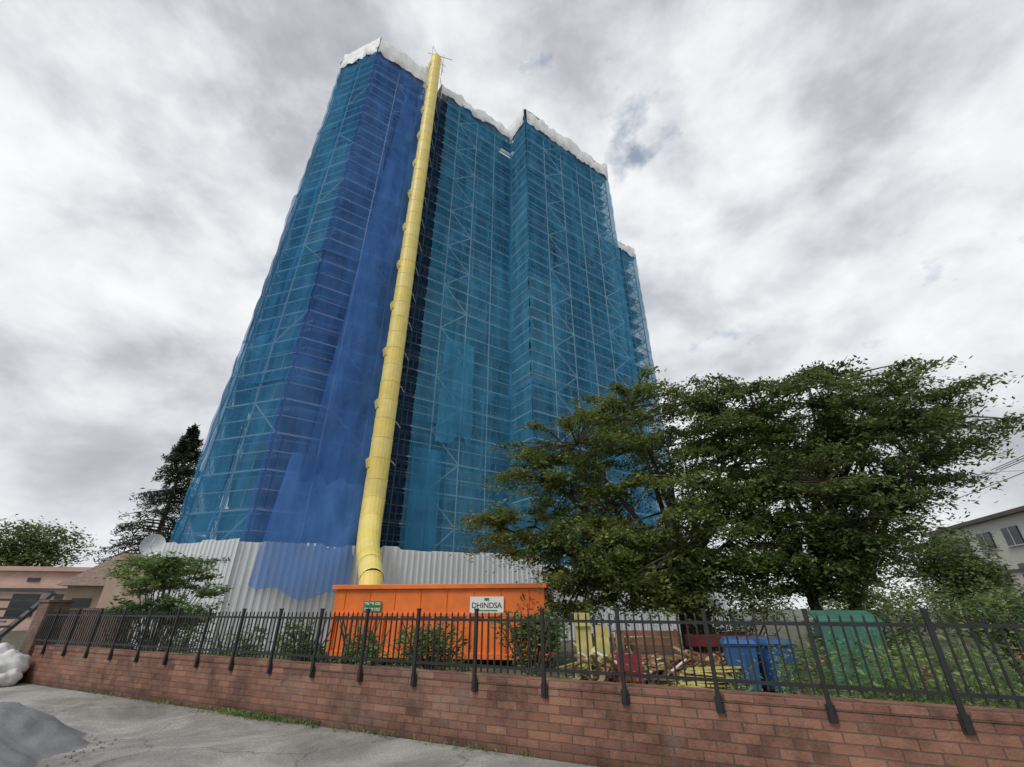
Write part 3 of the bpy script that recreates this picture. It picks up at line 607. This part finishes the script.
for z_ in (.1,.28,.46,.62): 
    for (x,y,sx,sy) in((0,-.22,.5,.03),(0,.22,.5,.03),(-.25,0,.03,.42),(.25,0,.03,.42)): b.box((x,y,z_),(sx,sy,.12))
for x in(-.24,.24):
    for y in(-.21,.21): b.box((x,y,.36),(.04,.04,.7))
b.box((0,0,.06),(.46,.4,.03)); b.obj('red_crate',[m_red],loc=(2.6,11.5,.05),rz=-.2)
b=MB()
for i in range(5): b.box((0,-.25+i*.13,.5),(2.4,.11,.03))
b.box((0,.38,.8),(2.4,.03,.3)); 
for x in(-1.1,0,1.1): b.box((x,-.2,.24),(.06,.06,.48)); b.box((x,.34,.46),(.06,.06,.92)); b.box((x,.05,.455),(.05,.6,.05))
b.obj('red_bench',[m_red],loc=(6.0,13.8,.05),rz=-.25)

# ------------------------------------------------------------ left foreground
m_tarp=mat('grey_tarpaulin',(.20,.20,.205),.7,.3,2.2,bump=.6,bscale=14)
m_gravel=mat('gravel',(.27,.265,.26),.95,.45,9,bump=1,bscale=45)
b=MB(); n=70; vs=[];fs=[]
for j in range(n+1):
    for i in range(n+1):
        x=-2.3+4.6*i/n; y=-1.8+3.6*j/n; th=math.atan2(y,x); r=math.hypot(x/2.15,y/1.65)*(1+.10*math.sin(th*5+.6)+.05*math.sin(th*11)); h=0
        if r<1: h=.80*(1-r)**.85+(.14*noise.noise(Vector((x*1.6,y*1.6,1)))+.06*math.sin(th*17+3*noise.noise(Vector((x,y,4))))*r*r+.05*noise.noise(Vector((x*6,y*6,2))))*min(1,(1-r)*4)
        vs.append((x,y,h-.005))
for j in range(n):
    for i in range(n):
        a=j*(n+1)+i
        if max(vs[q][2] for q in (a,a+1,a+n+2,a+n+1))>-.004: fs.append((a,a+1,a+n+2,a+n+1))
b.add(vs,fs); b.obj('tarp_covered_pile',[m_tarp],smooth=True,loc=(-7.6,6.6,0))
b=MB()
for i in range(260):
    th=random.uniform(0,6.28); rr=1.0+abs(random.gauss(0,.10)); x=-7.6+math.cos(th)*2.1*rr; y=6.6+math.sin(th)*1.6*rr; s_=random.uniform(.01,.03); b.box((x,y,s_*.35),(s_,s_*.8,s_*.7),random.uniform(0,3),0,random.uniform(0,1),random.uniform(0,1))
b.obj('loose_stones',[m_gravel])
m_bag=mat('woven_bag',(.58,.58,.57),.7,.2,4,bump=.9,bscale=7)
b=MB()
for (x,y,z_,r) in((-12.4,12.75,.34,.42),(-12.1,12.6,.16,.24),(-12.9,12.9,.40,.5)):
    nu,nv=26,16;vs=[];fs=[]
    for j in range(nv+1):
        ph=math.pi*j/nv
        for i in range(nu):
            th=2*math.pi*i/nu; q=Vector((math.sin(ph)*math.cos(th),math.sin(ph)*math.sin(th),math.cos(ph))); k=r*(1+.35*noise.noise(q*1.8+Vector((x,y,0)))+.12*noise.noise(q*5+Vector((x,y,3)))); q=Vector((q.x*k,q.y*k,max(q.z*k*.85,-z_+.01))); vs.append((x+q.x,y+q.y,z_+q.z))
    for j in range(nv):
        for i in range(nu): i2=(i+1)%nu; fs.append((j*nu+i,(j+1)*nu+i,(j+1)*nu+i2,j*nu+i2))
    b.add(vs,fs)
b.obj('sand_bags',[m_bag],smooth=True)
m_tr=mat('grey_trailer_steel',(.13,.135,.14),.5,.3,3)
b=MB()
for y in(-.7,.7): b.bar((-1.3,y,.25),(1.0,y,2.1),.12); 
for i in range(9): t=i/8; b.bar((-1.3+2.3*t,-.7,.25+1.85*t),(-1.3+2.3*t,.7,.25+1.85*t),.06)
for y in(-.7,.7): b.bar((-3.6,y,.62),(-.6,y,.62),.1); b.bar((-.4,y,.1),(-.4,y,.95),.07); b.bar((-3.6,y,.62),(-3.6,y,1.3),.06); b.bar((-3.6,y,1.3),(-.5,y,1.3),.05); b.bar((-2.1,y,.62),(-2.1,y,1.3),.05); b.bar((.75,y,.05),(.75,y,1.9),.07)
for y in(-.82,.82): b.tube([(-2.4,y-.09,.34),(-2.4,y+.09,.34)],[.33,.33],20,1)
b.box((-2.1,0,.7),(3.0,1.4,.05))
b.obj('utility_trailer',[m_tr,m_rub],loc=(-14.9,14.2,0),rz=R(-15))

# ------------------------------------------------------------ background buildings
m_pink=mat('pink_stucco',(.58,.40,.34),.9,.12,1); m_shing=mat('brown_shingles',(.24,.17,.135),.9,.3,4,bump=.5); m_tan=mat('tan_stucco',(.42,.31,.24),.9,.15,1); m_wht=mat('cream_siding',(.62,.60,.55),.8,.08,1,stretch=(1,1,6)); m_tile=mat('dark_fascia',(.12,.10,.09),.8,.2,2)
e=empty('shop_building',(-42.5,41,0),R(12))
b=MB(); b.box((0,4,2.3),(18,8,4.6)); b.obj('walls',[m_pink],parent=e)
b=MB(); b.box((0,-.1,4.7),(18.5,.5,.35)); b.box((0,-.25,3.3),(18.1,.45,.25)); b.obj('parapet',[m_pink],parent=e)
b=MB()
for i in range(6): b.box((-7.5+i*3,-.04,1.9),(1.9,.1,1.7)); b.box((-7.5+i*3,-.07,3.85),(.9,.06,.3))
b.obj('windows',[m_glass],parent=e)
e=empty('brown_roof_house',(-28.8,35.5,0),R(20))
b=MB(); b.box((0,3,1.6),(6,6,3.2)); b.obj('walls',[m_tan],parent=e)
b=MB(); b.add([(-3.5,-.6,3.1),(3.5,-.6,3.1),(3.5,6.6,3.1),(-3.5,6.6,3.1),(-1.6,3,5.6),(1.6,3,5.6)],[(0,1,5,4),(1,2,5),(2,3,4,5),(3,0,4),(0,3,2,1)]); b.obj('roof',[m_shing],parent=e)
b=MB(); 
for x in(-1.9,0,1.9): b.box((x,-.04,1.7),(1.1,.1,1.2)); 
b.obj('windows',[m_glass],parent=e)
b=MB(); b.tube([(0,0,0),(0,0,.5)],[.04,.04],8); nv=5; vs=[(0,-.12,.9)];fs=[]
for j in range(1,nv+1):
    for i in range(20):
        r=.72*j/nv; th=2*math.pi*i/20; vs.append((r*math.cos(th),-.12-.22*(j/nv)**2,.9+r*math.sin(th)))
for i in range(20): fs.append((0,1+i,1+(i+1)%20))
for j in range(nv-1):
    for i in range(20): i2=(i+1)%20; fs.append((1+j*20+i,1+(j+1)*20+i,1+(j+1)*20+i2,1+j*20+i2))
b.add(vs,fs); b.bar((0,-.1,.5),(0,-.85,.85),.03); b.bar((0,-.2,1.5),(0,-.85,.9),.02); b.obj('satellite_dish',[m_hoard],loc=(-24.6,32.0,4.6),rz=.4)
b=MB(); b.box((-24.6,32.6,2.2),(3.2,3,4.5)); b.box((-24.6,32.6,4.55),(3.4,3.2,.12)); b.obj('garage_building',[m_tan])
e=empty('apartment_building',(40.9,42,0),math.atan2(-16,-4.6))
b=MB(); b.box((10,8,4.1),(30,16,8.2)); b.obj('walls',[m_wht],parent=e)
b=MB(); b.box((10,8,8.3),(30.8,16.8,.3)); b.box((10,-.06,4.3),(30.1,.12,.18)); b.obj('roof_fascia',[m_tile],parent=e)
b=MB()
for f in range(3):
    for i in range(9): b.box((-3.4+i*3.2,-.05,1.5+f*2.6),(1.7,.12,1.3),mi=0); b.box((-3.4+i*3.2,-.10,.8+f*2.6),(1.9,.12,.08),mi=1); b.box((-3.4+i*3.2,-.09,1.5+f*2.6),(.06,.12,1.3),mi=1)
b.obj('windows',[m_glass,m_frame],parent=e)
m_pole=mat('weathered_pole',(.14,.11,.085),.9,.3,3,stretch=(1,1,.2)); m_wire=mat('wire_black',(.02,.02,.02),.6,.1,1)
e=empty('utility_pole',(30.8,22.5,0))
b=MB(); b.tube([(0,0,0),(0,0,11)],[.17,.12],10); b.box((0,0,10),(.12,2.2,.14)); b.box((0,0,9.2),(.1,1.6,.12)); b.obj('pole',[m_pole],parent=e)
b=MB(); b.tube([(0,0,7.9),(-1.4,.5,8.3),(-4.2,1.2,8.35)],[.04,.035,.03],8); b.box((-4.5,1.27,8.33),(.75,.26,.13)); b.obj('lamp_arm',[m_galv],parent=e,bevel=.02)
b=MB()
def wire(p,q,sag):
    p=Vector(p);q=Vector(q); pts=[]
    for i in range(15): t=i/14; v_=p.lerp(q,t); v_.z-=sag*4*t*(1-t); pts.append(v_)
    b.tube(pts,[.022]*15,5)
for (y,zz_) in((-1,10.1),(0,10.1),(1,10.1),(.7,9.3)): wire((30.8,22.5+y,zz_),(34,70+y,zz_-.5),1.2); wire((30.8,22.5+y,zz_),(30,-20+y,zz_),1)
b.obj('overhead_wires',[m_wire])
b=MB(); b.tube([(34,70,0),(34,70,10.6)],[.17,.12],10); b.box((34,70,9.6),(.12,2.2,.14)); b.box((34,70,8.9),(.1,1.6,.12)); b.obj('utility_pole',[m_pole])
